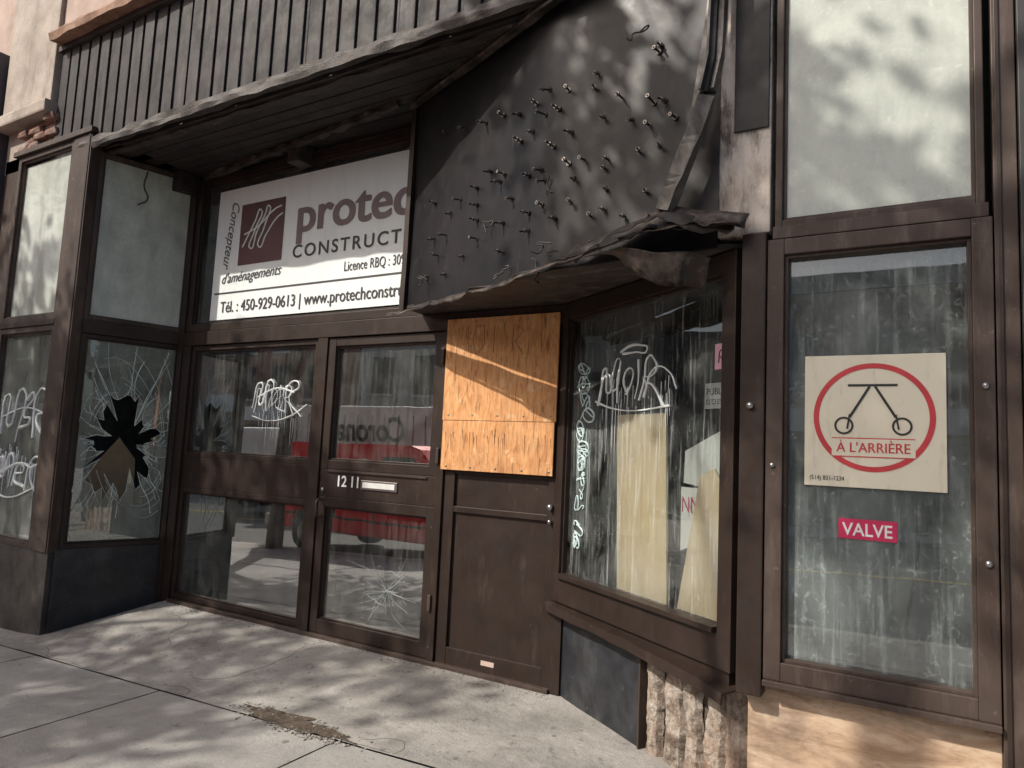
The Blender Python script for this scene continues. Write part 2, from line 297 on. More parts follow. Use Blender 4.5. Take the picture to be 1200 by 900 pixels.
# soffit
bm=bmesh.new()
y=3.24; i=0
while y<4.3:
    addbox(bm,[Vector(v) for v in ((-6.3,y,3.925),(-.75,y,3.925),(-.75,y+.098,3.925+.004*(i%2)),(-6.3,y+.098,3.925+.004*(i%2)),(-6.3,y,3.96),(-.75,y,3.96),(-.75,y+.098,3.96),(-6.3,y+.098,3.96))],.004); y+=.106;i+=1
bmesh.ops.recalc_face_normals(bm,faces=bm.faces); bm_obj('soffit_boards',bm,soffit_m,S)
wbox('soffit_deck',-7.0,-.7,3.22,4.4,3.965,3.995,charblk,S)
wbox('soffit_bracket',-4.62,-4.48,3.86,4.02,3.76,3.92,burnt,S,.01)
wbox('soffit_bracket_2',-6.2,-6.0,3.82,3.98,3.74,3.92,soffit_m,S,.01)
# siding
bm=bmesh.new(); x=-7.0; i=0
while x<-1.80:
    w=.165; dd=random.uniform(-.006,.006); tl=random.uniform(-.003,.003)
    addbox(bm,frbox(FF,x+.004+tl,x+w*.80+tl,3.99,5.03,-.01,.03+dd),.008)
    addbox(bm,frbox(FF,x+w*.815,x+w-.004,3.99,5.03,-.01,.012+dd),.004)
    x+=w; i+=1
bmesh.ops.recalc_face_normals(bm,faces=bm.faces); bm_obj('fascia_siding',bm,siding_m,S)
wbox('fascia_backing',-7.0,-.62,3.22,3.5,4.0,5.03,charblk,S,0)
def rag(name,path,prof,mat,parent,amp=.01,freq=7,seed=0,sub=40):
    pts=[]
    for i in range(len(path)-1):
        a,b=Vector(path[i]),Vector(path[i+1]); n=max(2,int((b-a).length/.03)) if sub else 1
        for k in range(n): pts.append(a.lerp(b,k/n))
    pts.append(Vector(path[-1]))
    vs=[];fs=[];m=len(prof)
    for i,p in enumerate(pts):
        t=(pts[min(i+1,len(pts)-1)]-pts[max(i-1,0)]).normalized()
        s=Vector((t.y,-t.x,0)); 
        if s.length<.2: s=Vector((0,-1,0))
        s.normalize(); up=s.cross(t)*-1
        if abs(t.z)<.9 and up.z<0: up=-up
        for j,(a,b) in enumerate(prof):
            q=p+s*a+up*b
            nn=mnoise.noise_vector(q*freq+Vector((seed,seed*2,j*3.1)))
            vs.append(q+nn*amp)
    for i in range(len(pts)-1):
        for j in range(m): fs.append((i*m+j,i*m+(j+1)%m,(i+1)*m+(j+1)%m,(i+1)*m+j))
    fs.append(tuple(range(m))); fs.append(tuple(range((len(pts)-1)*m,len(pts)*m)))
    return meshobj(name,vs,fs,mat,parent)
rag('fascia_bottom_trim',[(-6.55,3.17,3.955),(-1.76,3.17,3.955)],[(-.02,-.035),(.03,-.04),(.035,.0),(.025,.05),(-.02,.05)],burnt,S,.018,5,1)
rag('fascia_top_trim',[(-7.02,3.17,5.0),(-1.76,3.17,5.0)],[(-.02,-.02),(.03,-.02),(.03,.03),(-.02,.03)],burnt,S,.004,5,1)
rag('soffit_debris',[(-3.3,3.7,3.90),(-5.9,4.0,3.89)],[(-.02,-.02),(.03,-.02),(.03,.02),(-.02,.02)],burnt,S,.02,9,3)
rag('soffit_front_lip',[(-6.4,3.3,3.915),(-1.9,3.3,3.915)],[(-.03,-.012),(.03,-.012),(.03,.008),(-.03,.008)],burnt,S,.012,6,8)
# black panel with threaded rods
vs=[];fs=[]
prof2=[(-3.2,3.8),(-2.71,3.6),(-2.2,3.405),(-1.9,3.285),(-1.73,3.222),(-1.5,3.195),(-1.2,3.175),(-.85,3.155)]
zs=[2.42,2.6,2.9,3.2,3.5,3.8,3.91]
for zi,z in enumerate(zs):
    for (a,b) in prof2:
        n_=mnoise.noise(Vector((a*1.3,z*1.1,5)))*.022
        vs.append((a,b+n_,z))
n=len(prof2)
for zi in range(len(zs)-1):
    for i in range(n-1): fs.append((zi*n+i,zi*n+i+1,(zi+1)*n+i+1,(zi+1)*n+i))
PN=empty('sign_backing_panel')
meshobj('panel_sheet',vs,fs,charblk,PN,True)
meshobj('panel_upper_sheet',[(-1.76,3.15,3.912),(-.85,3.15,3.912),(-.85,3.15,5.0),(-1.76,3.15,5.0)],[(0,1,2,3)],charblk,PN)
meshobj('panel_return',[(-3.2,3.8,2.42),(-3.2,4.06,2.42),(-3.2,4.06,3.915),(-3.2,3.8,3.915)],[(0,1,2,3)],charblk,PN)
rag('panel_left_trim',[(-3.215,3.79,2.4),(-3.21,3.79,3.2),(-3.205,3.79,3.91)],[(-.015,-.02),(.02,-.02),(.02,.02),(-.015,.02)],brown,PN,.004,3,4)
rag('panel_top_channel',[(-3.22,3.78,3.905),(-2.5,3.49,3.90),(-1.73,3.17,3.905),(-1.5,3.14,3.93)],[(0,-.03),(.045,-.03),(.05,-.015),(.012,-.01),(.012,.012),(.05,.015),(.045,.03),(0,.03)],lightmetal,PN,.006,4,2)
studs=[(2.19,3.48),(1.83,3.43),(2.16,3.19),(2.22,3.19),(2.28,3.09),(1.98,3.26),(1.64,3.39),(1.50,3.44),(1.39,3.40),(1.81,3.35),(2.18,3.45),(1.07,3.45),(1.23,3.40),(1.47,3.31),(1.58,3.30),(1.88,3.18),(2.04,3.13),(2.14,3.08),(2.20,2.96),(1.67,3.15),(1.36,3.25),(.89,3.47),(.65,3.52),(.44,3.56),(2.09,2.95),(1.91,2.95),(1.76,2.98),(1.55,3.10),(1.25,3.23),(.96,3.14),(1.10,3.08),(1.34,3.00),(1.45,3.0),(1.66,2.98),(1.89,2.91),(.83,3.07),(1.06,3.05),(1.49,2.93),(1.70,2.89),(1.90,2.80),(2.13,2.74),(1.68,2.77),(1.90,2.69),(1.47,2.80),(1.19,2.91),(.65,3.04),(.84,2.96),(.55,2.98),(.85,2.86),(1.12,2.78),(1.36,2.78),(.33,3.10),(.51,2.84),(.86,2.74),(1.13,2.60),(1.36,2.68),(1.58,2.70),(1.81,2.67),(2.02,2.64),(2.16,2.62),(1.85,2.53),(.54,2.58),(.35,2.85),(.73,2.66),(.3,2.6),(.42,2.72)]
bm=bmesh.new()
def bcyl(bm,a,b,r,seg,mi):
    a=Vector(a);b=Vector(b)
    ret=bmesh.ops.create_cone(bm,cap_ends=True,segments=seg,radius1=r,radius2=r,depth=(b-a).length)
    q=(b-a).to_track_quat('Z','Y').to_matrix().to_4x4(); q.translation=(a+b)/2
    bmesh.ops.transform(bm,matrix=q,verts=ret['verts'])
    for f in {f for v in ret['verts'] for f in v.link_faces}: f.material_index=mi
for (u,z) in studs:
    p=FP.p(u,z,0)
    if p.x>-1.73:
        t=(p.x+1.73)/.88; p=Vector((-1.73+ (u-1.58)*.95,3.22-.07*t,z)); nrm=FQ.N
    else: nrm=FP.N
    L=random.uniform(.05,.085); dr=(nrm+Vector((random.uniform(-.25,.25),0,random.uniform(-.35,.1)))).normalized()
    bcyl(bm,p-dr*.02,p+dr*L,.0055,6,0)
    k=random.uniform(.25,.8)
    bcyl(bm,p+dr*L*k,p+dr*(L*k+.014),.011,6,1)
    bcyl(bm,p+dr*.004,p+dr*.008,.015,10,0)
bm_obj('threaded_rods',bm,[rodm,nutm],PN)
wires=[]
for (u,z) in ((1.52,2.95),(.95,2.82),(1.43,2.5),(1.2,2.5),(.35,2.55),(2.18,3.45),(1.6,2.55)):
    p=FP.p(u,z,.03); pts=[p]
    for k in range(6): p=p+Vector((random.uniform(-.05,.05),random.uniform(-.02,.01),random.uniform(-.045,.02))); pts.append(p)
    wires.append(pts)
strokes('loose_wires',wires,.004,blackp,PN)
pl=[(-3.2,4.06),(-3.2,3.8),(-1.73,3.225),(-.85,3.16),(-.70,3.22),(-.70,4.06)]
bm=bmesh.new()
lo=[bm.verts.new((a,b,2.418)) for a,b in pl]; hi=[bm.verts.new((a,b,2.44)) for a,b in pl]
bm.faces.new(lo); bm.faces.new(hi[::-1])
for i in range(6): bm.faces.new((lo[i],lo[(i+1)%6],hi[(i+1)%6],hi[i]))
bmesh.ops.recalc_face_normals(bm,faces=bm.faces); bm_obj('low_soffit',bm,burnt,S)
def sheet(name,rowA,rowB,mat,parent,nv=6,amp=.012,sag=0,seed=0,thick=.003):
    vs=[];fs=[];A=[Vector(a) for a in rowA];B=[Vector(b) for b in rowB]
    def samp(P,t):
        t*=len(P)-1;i=min(int(t),len(P)-2);return P[i].lerp(P[i+1],t-i)
    nu=12*(len(A)-1)
    for i in range(nu+1):
        for j in range(nv+1):
            t=i/nu;s=j/nv; q=samp(A,t).lerp(samp(B,t),s); q.z+=sag*math.sin(s*math.pi)
            q+=mnoise.noise_vector(q*6+Vector((seed,0,0)))*amp*(.4+s)+mnoise.noise_vector(q*19+Vector((seed,3,0)))*amp*.45*s; vs.append(q)
    for i in range(nu):
        for j in range(nv): a=i*(nv+1)+j; fs.append((a,a+1,a+nv+2,a+nv+1))
    o=meshobj(name,vs,fs,mat,parent,True)
    md=o.modifiers.new('s','SOLIDIFY'); md.thickness=thick
    return o
FL=empty('torn_flashing')
sheet('ledge',[(-3.28,3.80,2.40),(-2.5,3.50,2.415),(-1.9,3.27,2.42),(-1.6,3.18,2.44),(-1.35,3.16,2.50),(-1.12,3.14,2.60),(-.95,3.13,2.57),(-.70,3.10,2.54)],
      [(-3.3,3.74,2.37),(-2.6,3.40,2.355),(-2.0,3.12,2.35),(-1.7,3.0,2.37),(-1.42,2.96,2.41),(-1.15,2.96,2.50),(-.95,3.0,2.49),(-.72,3.05,2.47)],burnt,FL,amp=.022,seed=2)
sheet('ledge_lip',[(-3.3,3.74,2.37),(-2.6,3.40,2.355),(-2.0,3.12,2.35),(-1.7,3.0,2.37),(-1.42,2.96,2.41)],
      [(-3.3,3.735,2.355),(-2.6,3.39,2.335),(-2.0,3.10,2.325),(-1.7,2.985,2.34),(-1.42,2.95,2.39)],lightmetal,FL,nv=2,amp=.022,seed=2)
sheet('hanging_flap',[(-1.45,3.02,2.40),(-1.25,2.99,2.41),(-1.0,3.02,2.38),(-.86,3.1,2.36)],[(-1.28,3.08,2.35),(-1.12,3.08,2.28),(-1.0,3.07,2.26),(-.90,3.10,2.22)],lightmetal,FL,amp=.045,seed=9,sag=.03)
sheet('curled_flap',[(-1.22,3.1,2.53),(-1.1,3.06,2.62),(-.95,3.05,2.58),(-.7,3.04,2.53)],[(-1.30,2.98,2.48),(-1.12,2.93,2.52),(-.95,2.96,2.49),(-.74,3.0,2.47)],lightmetal,FL,amp=.045,seed=5,sag=-.02)
sheet('torn_spike',[(-1.62,3.1,2.42),(-1.52,3.08,2.50)],[(-1.42,3.0,2.42),(-1.41,3.0,2.425)],lightmetal,FL,amp=.01,seed=5)
sheet('folded_strip',[(-1.55,3.02,2.43),(-1.3,2.97,2.50),(-1.05,2.99,2.56),(-.75,3.05,2.50)],[(-1.50,2.98,2.40),(-1.3,2.93,2.46),(-1.05,2.95,2.51),(-.75,3.02,2.455)],burnt,FL,amp=.04,seed=15,nv=3)
B_=empty('bent_trim')
rag('long_channel',[(-.80,3.07,4.6),(-.83,3.06,3.95),(-.84,3.05,3.5),(-.845,3.04,3.28),(-.88,3.03,3.08),(-.94,3.02,2.88),(-1.01,3.02,2.70),(-1.06,3.03,2.58)],[(-.03,-.035),(.03,-.035),(.03,-.026),(-.02,-.026),(-.02,.0),(.0,.005),(-.02,.01),(-.02,.026),(.03,.026),(.03,.035),(-.03,.035)],bent_m,B_,.005,4,6)
rag('second_strip',[(-.87,3.12,4.6),(-.885,3.11,3.6),(-.93,3.09,3.2),(-.97,3.09,2.95)],[(-.01,-.015),(.01,-.015),(.01,.015),(-.01,.015)],bent_m,B_,.006,4,3)
# ---- angled display window (FW u 0..1.555)
window('display_window',FW,.0,1.545,.56,2.41,.085,brown,g_disp,d=(-.05,.05),fb=.15,ft=.10,gd=0)
box('display_inner_stop',FW,.09,1.455,.71,.735,-.03,.075,brown,S)
rag('display_sill_flashing',[tuple(FW.p(-.02,.555,.03)),tuple(FW.p(.8,.545,.035)),tuple(FW.p(1.40,.52,.04)),tuple(FW.p(1.56,.50,.05))],[(-.05,.0),(.05,-.015),(.055,-.06),(.05,-.063),(.043,-.02),(-.05,-.01)],brown,S,.008,5,2)
box('display_bottom_band',FW,.0,1.52,.50,.556,-.1,.03,brown,S)
wbox('corner_post',-.735,-.632,3.13,3.26,.50,2.46,brown,S,.006)
cyl('corner_lock',(-.69,3.13,1.70),(-.69,3.115,1.70),.014,steel,S)
box('base_granite_panel',FW,.0,.86,-.05,.498,-.12,-.005,granite,S,.003)
bm=bmesh.new()
def slab(u0,u1,z0,z1,d1,seed,lean):
    # rough-faced stone/mortar strip with broken edges
    ns=44; nw=7; grid=[]
    for i in range(ns+1):
        z=z0+(z1-z0)*i/ns
        def edge(k): return .012*mnoise.noise(Vector((seed+k,z*4,0)))+.009*mnoise.noise(Vector((seed+k,z*23,5)))+.005*mnoise.noise(Vector((seed+k,z*70,5)))
        l=u0+edge(0)+lean*(z-.2); r=u1+edge(9)+lean*(z-.2); row=[]
        for j in range(nw+1):
            t=j/nw; u=l+(r-l)*t; ed=-.045 if j in(0,nw) else (-.008 if j in (1,nw-1) else 0)
            d=d1+ed+.012*mnoise.noise(Vector((u*8,z*8,seed)))+.008*mnoise.noise(Vector((u*30,z*30,seed)))
            row.append(bm.verts.new(FW.p(u,z,d)))
        grid.append(row)
    for i in range(ns):
        for j in range(nw): bm.faces.new((grid[i][j],grid[i][j+1],grid[i+1][j+1],grid[i+1][j]))
for k,(a,b) in enumerate(((.882,.99),(1.0,1.155),(1.17,1.275),(1.295,1.42),(1.435,1.548))): slab(a,b,-.3,.495,-.015-.012*(k%2),k*5+1,(-.02,.03,-.03,.02,0)[k])
bmesh.ops.recalc_face_normals(bm,faces=bm.faces); bm_obj('rough_wall_slabs',bm,slabm,S)
box('base_back_dark',FW,.8,1.555,-.3,.495,-.2,-.065,soil,S,0)
box('base_edge_strip',FW,.862,.874,-.05,.498,-.12,.01,brown2,S,.002)
BD=empty('leaning_board')
def board(name,fr,pts,d0,d1,t,mat,parent):
    vs=[]
    zs_=[p[1] for p in pts]; zmin,zmax=min(zs_),max(zs_)
    for off in (0,-t):
        for (u,z) in pts: vs.append(fr.p(u,z,d0+(d1-d0)*(z-zmin)/(zmax-zmin)+off))
    k=len(pts); fs=[tuple(range(k)),tuple(range(2*k-1,k-1,-1))]+[(i,i+k,(i+1)%k+k,(i+1)%k) for i in range(k)]
    return meshobj(name,vs,fs,mat,parent)
board('cream_sheet',FW,[(.59,.72),(1.02,.72),(1.0,1.69),(.565,1.69)],-.03,-.012,.012,board_m,BD)
BD2=empty('leaning_board')
board('offcut',FW,[(1.05,.72),(1.45,.72),(1.43,1.30),(1.34,1.42),(1.24,1.38),(1.16,1.1)],-.07,-.03,.012,board_m,BD2)
PA=empty('hanging_paper')
board('paper',FW,[(1.08,1.5),(1.40,1.62),(1.44,1.30),(1.05,1.34)],-.10,-.06,.002,signw,PA)
board('paper_low',FW,[(1.03,1.0),(1.16,1.05),(1.22,1.32),(1.05,1.32)],-.10,-.08,.002,signw,PA)
text('paper_text',FW,"NNS",1.09,1.2,-.05,.11,redv,PA,width=.16)
ST=empty('wall_sticker')
box('sticker_pink',FW,1.37,1.455,1.88,2.0,.003,.005,flat('sticker_pink',(.50,.28,.36),.5),ST,0)
strokes('sticker_drawing',[[FW.p(1.395,1.91,.006),FW.p(1.415,1.97,.006),FW.p(1.435,1.92,.006),FW.p(1.405,1.94,.006)]],.003,blackp,ST)
NT=empty('window_notice')
box('notice_sheet',FW,1.29,1.455,1.70,1.82,-.012,-.010,flat('notice_white',(.5,.53,.52),.5),NT,0)
text('notice_text',FW,'PUBLIC',1.30,1.765,-.009,.045,blackp,NT,width=.14)
text('notice_text_2',FW,'CECI EST',1.30,1.72,-.009,.035,blackp,NT,width=.12)
# ---- graffiti
def tag(fr,u,z,w,h,d,seq,jit=.02,lean=.08):
    o=[]
    for s_ in seq: o.append([fr.p(u+w*(a+random.uniform(-jit,jit)+lean*b),z+h*(b+random.uniform(-jit,jit)*1.5),d) for a,b in s_])
    return o
seqA=[[(0,0),(.02,.35),(.05,.72),(.09,.5),(.13,.22),(.18,.55),(.24,.84),(.26,.5),(.30,.05)],[(.44,.22),(.38,.45),(.41,.66),(.5,.6),(.51,.38),(.42,.2)],[(.56,.78),(.60,.4),(.59,.12)],[(.66,.05),(.69,.4),(.71,.78),(.8,.75),(.86,.62),(.78,.48),(.70,.45),(.82,.28),(1.0,-.05)],
      [(.28,.95),(.42,1.04),(.60,1.02),(.66,.95),(.5,.9),(.3,.93)],[(-.05,.12),(.2,-.02),(.55,-.12),(1.08,-.02)],[(.02,.05),(.08,.6),(.22,.3),(.3,.75)],[(.7,.1),(.8,.6),(1.05,.5),(1.15,.2)]]
seqB=[[(0,.2),(.1,.9),(.15,.3),(.3,.95),(.35,.1)],[(.1,.5),(.5,.75),(.9,.6)],[(.4,.2),(.5,.7),(.65,.65),(.5,.3),(.7,.15)],[(.75,.1),(.78,.85),(.95,.8),(.8,.5),(1.1,.0)],[(0,0),(.4,-.1),(.9,.05),(1.2,.3)]]
seqC=[[(0,.1),(.03,.8),(.2,.2),(.33,.9),(.36,.0)],[(.45,.7),(.6,.8),(.48,.5),(.62,.35),(.45,.2)],[(.7,.1),(.72,.9),(.9,.85),(.92,.5),(.74,.45),(1.0,.05)],[(-.05,.45),(.5,.55),(1.1,.4)]]
def drips(fr,u0,u1,z0,n,d,l0,l1):
    o=[]
    for k in range(n):
        u=random.uniform(u0,u1); z=z0+random.uniform(-.06,.12); L=random.uniform(l0,l1)*random.random()**.5
        o.append([fr.p(u,z,d),fr.p(u+random.uniform(-.006,.006),z-L*.5,d),fr.p(u+random.uniform(-.004,.004),z-L,d)])
    return o
G1=empty('graffiti_tag')
strokes('tag_strokes',tag(FW,.40,1.74,.60,.32,.006,seqA),.0065,spray,G1,vary=.5)
strokes('tag_drips',drips(FW,.42,1.05,1.78,34,.005,.05,.5),.0022,spray,G1,taper=True)
ver=[]
rr_=random.Random(3)
z=1.98
while z>.88:
    u=.165+rr_.uniform(-.01,.03); w=rr_.uniform(.08,.17); h=rr_.uniform(.07,.13)
    for q in range(rr_.choice((1,2,2))):
        n_=rr_.choice((3,4,5,6)); ver.append([FW.p(u+w*rr_.random(),z+h*(rr_.random()-.5),.006) for _ in range(n_)])
    z-=h*.95
strokes('side_scrawl',ver,.0048,sprayt,G1,vary=.4)
strokes('side_drips',drips(FW,.18,.34,1.5,14,.005,.1,.5),.002,sprayt,G1,taper=True)
G2=empty('graffiti_tag')
strokes('tag_strokes',tag(FD,-5.02,1.66,.54,.32,.0,seqB)+tag(FD,-5.0,1.68,.5,.3,.0,seqA[:4]),.0055,spray,G2,vary=.5)
strokes('tag_drips',drips(FD,-5.0,-4.5,1.70,26,-.002,.06,.4),.0024,spray,G2,taper=True)
# ---- right facade window (lower + upper)
window('street_window',FF,-.628,.185,.575,2.425,.068,brown2,g_right,d=(-.05,.06),gd=.0,fb=.075,ft=.07)
box('street_window_bead_outer',FF,-.628,.185,.55,.574,-.03,.075,brown2,S)
quad('street_window_curtain',FF,-.56,.12,.64,2.36,-.22,backing2,S)
box('upper_sill',FF,-.61,.175,2.43,2.485,-.06,.05,brown2,S)
window('upper_window',FF,-.605,.165,2.488,4.6,.03,brown2,g_upper,d=(-.05,.03),gd=.0)
quad('upper_window_backing',FF,-.6,.16,2.5,4.59,-.10,backing,S)
box('side_post',FF,.19,.265,-.1,5.0,-.06,.05,brown2,S)
box('side_post_strip',FF,.2,.215,-.1,5.0,.05,.058,brown,S,.002)
box('base_plywood_panel',FF,-.70,.188,-.3,.548,-.06,-.01,ply2,S,.003)
box('neighbour_pilaster',FF,.27,.33,-.1,5.0,-.05,.09,blackp,S)
box('neighbour_shopfront',FF,.33,3.2,-.1,5.0,-.1,.02,purple,S)
for z in (1.13,1.78): cyl('window_screw_%d'%int(z*100),FF.p(.155,z,.06),FF.p(.155,z,.067),.012,steel,S)
cyl('window_screw_l',FF.p(-.60,1.45,.06),FF.p(-.60,1.45,.067),.01,steel,S)
wbox('pale_pilaster',-.855,-.625,3.165,3.5,2.47,5.0,pilm,S,.006)
box('pilaster_black_strip',FF,-.785,-.632,2.95,5.0,.036,.048,charblk,S,.003)
# round-ring sign
RS=empty('fire_department_connection_sign')
box('plate',FF,-.48,.03,1.375,1.915,.004,.010,cream,RS,.002)
def ring(name,fr,cu,cz,r0,r1,d,mat,parent,seg=64):
    vs=[];fs=[]
    for i in range(seg):
        a=2*math.pi*i/seg
        vs+= [fr.p(cu+r0*math.cos(a),cz+r0*math.sin(a),d),fr.p(cu+r1*math.cos(a),cz+r1*math.sin(a),d)]
    for i in range(seg):
        j=(i+1)%seg; fs.append((2*i,2*i+1,2*j+1,2*j))
    return meshobj(name,vs,fs,mat,parent)
ring('red_ring',FF,-.225,1.66,.199,.220,.0115,redp,RS)
def bar(name,fr,a,b,w,d,mat,parent):
    a=Vector(a);b=Vector(b);t=(b-a).normalized();n_=Vector((-t.y,t.x))*w/2
    q=[a+n_,a-n_,b-n_,b+n_]; return meshobj(name,[fr.p(p.x,p.y,d) for p in q],[(0,1,2,3)],mat,parent)
bar('pictogram_bar',FF,(-.315,1.79),(-.135,1.79),.010,.0115,blackp,RS)
bar('pictogram_leg',FF,(-.235,1.785),(-.308,1.66),.010,.0120,blackp,RS)
bar('pictogram_leg_2',FF,(-.215,1.785),(-.142,1.66),.010,.0120,blackp,RS)
ring('pictogram_wheel',FF,-.33,1.625,.028,.036,.0122,blackp,RS,32)
ring('pictogram_wheel_2',FF,-.12,1.625,.028,.036,.0122,blackp,RS,32)
bar('pictogram_inner',FF,(-.308,1.672),(-.318,1.612),.007,.0124,blackp,RS)
bar('pictogram_inner_2',FF,(-.142,1.672),(-.132,1.612),.007,.0124,blackp,RS)
box('text_box',FF,-.375,-.075,1.502,1.572,.010,.0118,cream,RS,0)
for z_ in (1.5,1.574): bar('text_box_edge',FF,(-.375,z_),(-.075,z_),.004,.0121,redp,RS)
for k in range(2): text('text_arriere',FF,"À L'ARRIÈRE",-.358+.0012*k,1.518,.0125+.0002*k,.056,redp,RS,width=.265)
text('text_small',FF,"(514) 831-1234",-.46,1.40,.0112,.026,signgrey,RS,width=.13)
VS=empty('valve_sign')
box('plate',FF,-.35,-.14,1.17,1.25,.003,.005,redv,VS,0)
text('valve_text',FF,'VALVE',-.335,1.185,.0055,.07,signwhite,VS,width=.18,bold=.001)
HC=empty('hanging_cord')
strokes('cord',[[FF.p(-.055,1.34,-.02),FF.p(-.06,1.2,-.02),FF.p(-.09,1.0,-.02),FF.p(-.11,.85,-.02),FF.p(-.12,.74,-.02)]],.007,blackp,HC)
box('cord_plug',FF,-.075,-.035,1.2,1.32,-.06,-.01,blackp,HC,.01)
# ---- left bay
window('bay_upper_front',FF,-7.56,-6.56,2.43,4.05,.05,brown2,g_upper,d=(-.05,.05),gd=0)
window('bay_lower_front',FF,-7.56,-6.56,.45,2.375,.05,brown2,g_bay,d=(-.05,.05),gd=0)
box('bay_mid_rail',FF,-7.56,-6.56,2.377,2.428,-.05,.062,brown,S)
box('bay_corner_post',FF,-6.558,-6.27,.45,4.05,-.1,.06,brown2,S,.006)
box('bay_corner_post_groove',FF,-6.30,-6.285,.45,4.05,.06,.067,brown,S,.003)
window('bay_upper_side',FB,.03,.86,2.42,3.91,.035,brown2,g_upper,d=(-.05,.012),gd=-.012)
window('bay_lower_side',FB,.03,.86,.48,2.30,.035,brown,None,d=(-.05,.012),pane=False)
box('bay_side_rail',FB,.03,.86,2.302,2.418,-.05,.03,brown,S)
wbox('bay_corner_back',-6.05,-5.982,3.98,4.08,-.02,3.91,brown,S,.004)
quad('bay_upper_backing',FF,-7.5,-6.45,2.45,4.0,-.18,backing,S)
quad('bay_side_backing',FB,.05,.85,2.44,3.9,-.10,surf('bay_side_backing',[(.3,(.20,.21,.19)),(.7,(.30,.32,.29))],scale=1.5,simple=True),S)
strokes('bay_hanging_wire',[[FB.p(.42,3.85,-.005),FB.p(.40,3.7,-.004),FB.p(.44,3.6,-.004),FB.p(.36,3.52,-.004)]],.006,brown2,S)
box('bay_base_front',FF,-7.6,-6.285,-.6,.448,-.12,.045,surf('bay_base',[(.3,(.02,.018,.018)),(.7,(.055,.048,.045))],scale=5,rough=(.4,.7),bump=.1,grime=((.14,.12,.11),3,(1,1,.6),.5,.75,.5)),S,.004)
box('bay_base_side',FB,.0,.87,-.6,.478,-.12,.01,granite,S,.003)
wbox('bay_floor',-7.55,-6.40,3.26,4.1,.40,.46,flat('mossy_litter',(.20,.22,.08),.9,var=.6),S,0)
wbox('bay_roof',-7.6,-6.0,3.22,4.4,3.925,3.96,brown,S,0)
box('bay_top_cap',FF,-7.62,-6.25,4.052,4.10,-.1,.08,brown2,S)
BI=empty('cardboard_sheet')
board('sheet',FB,[(.25,.5),(.72,.5),(.66,1.22),(.50,1.42),(.28,1.1)],-.50,-.36,.01,flat('brown_cardboard',(.34,.25,.16),.8),BI)
# broken pane with jagged hole
BG=empty('broken_window_pane')
u0,u1,z0,z1=.08,.81,.535,2.25; cu_,cz_=.46,1.38
rb=random.Random(21)
na=64
angs=sorted([2*math.pi*i/na+rb.uniform(-.045,.045) for i in range(na)]+[math.atan2(z-cz_,u-cu_)%(2*math.pi) for u in (u0,u1) for z in (z0,z1)])
inn=[];outp=[];spike=0
for i,a in enumerate(angs):
    c,s=math.cos(a),math.sin(a); ts=[]
    if c>1e-6: ts.append((u1-cu_)/c)
    if c<-1e-6: ts.append((u0-cu_)/c)
    if s>1e-6: ts.append((z1-cz_)/s)
    if s<-1e-6: ts.append((z0-cz_)/s)
    t=min(ts)
    base=.19+.18*abs(s)**2+.16*mnoise.noise(Vector((c*1.6,s*1.6,2.3)))
    m_=rb.choice((1,1,1.05,.9,1.1,.55,1.3,.75,1.0))
    r=max(.07,min(base*m_,t*.86))
    inn.append((cu_+r*c,cz_+r*s)); outp.append((cu_+t*c,cz_+t*s))
k=len(angs); vs=[FB.p(*p,-.014) for p in inn]+[FB.p(*p,-.014) for p in outp]
meshobj('shattered_glass',vs,[(i,(i+1)%k,(i+1)%k+k,i+k) for i in range(k)],g_bay2,BG)
cr=[]
for i in range(k):
    if rb.random()<.8:
        a,b=Vector(inn[i]),Vector(outp[i]); f=rb.uniform(.4,1); pts=[a]; bend=rb.uniform(-.05,.05)
        for q in (.25,.5,.75,1):
            c=a.lerp(b,q*f); n_=Vector((-(b-a).y,(b-a).x)).normalized()*bend*math.sin(q*3.14); pts.append(c+n_)
        cr.append([FB.p(min(max(p.x,u0),u1),min(max(p.y,z0),z1),-.012) for p in pts])
strokes('radial_cracks',cr,.0022,crackw,BG,vary=.6)
strokes('hole_rim',[[FB.p(*p,-.013) for p in inn+[inn[0]]]],.0024,crackw,BG,smooth=False)
cr=[]
for q in range(36):
    a0=rb.uniform(0,6.28); r=rb.uniform(.32,.8); pts=[]
    for j in range(8):
        a=a0+j*.09; x_=cu_+r*math.cos(a)*.7; z_=cz_+r*math.sin(a)*(1.1+.05*j)
        if u0<x_<u1 and z0<z_<z1: pts.append(FB.p(x_,z_,-.012))
    if len(pts)>2: cr.append(pts)
strokes('curved_cracks',cr,.0016,crackw,BG)
CR=empty('glass_crack')
cr=[]
rc=random.Random(5)
for j in range(30):
    a=rc.uniform(0,2*math.pi); L=rc.uniform(.08,.5)*rc.uniform(.5,1.2); p=Vector((-3.42,.42)); pts=[FD.p(p.x,p.y,-.006)]
    for q in range(6):
        p=p+Vector((math.cos(a),math.sin(a)*.75))*L/6; a+=rc.uniform(-.3,.3)
        if not(-4.02<p.x<-3.08 and .15<p.y<.97): break
        pts.append(FD.p(p.x,p.y,-.006))
    if len(pts)>1: cr.append(pts)
    if rc.random()<.5 and len(pts)>3:
        p2=Vector((pts[3].x,pts[3].z)); a2=a+rc.choice((-1,1))*rc.uniform(.5,1.2)
        e2=p2+Vector((math.cos(a2),math.sin(a2)))*rc.uniform(.04,.14); cr.append([pts[3],FD.p(min(-3.08,max(-4.02,e2.x)),max(.15,e2.y),-.006)])
for j in range(14):
    st=rc.uniform(0,6.28); r=rc.uniform(.05,.26); cr.append([FD.p(-3.42+r*math.cos(st+q*.25),.42+r*.75*math.sin(st+q*.25)*rc.uniform(.9,1.1),-.006) for q in range(rc.choice((2,3,4)))])
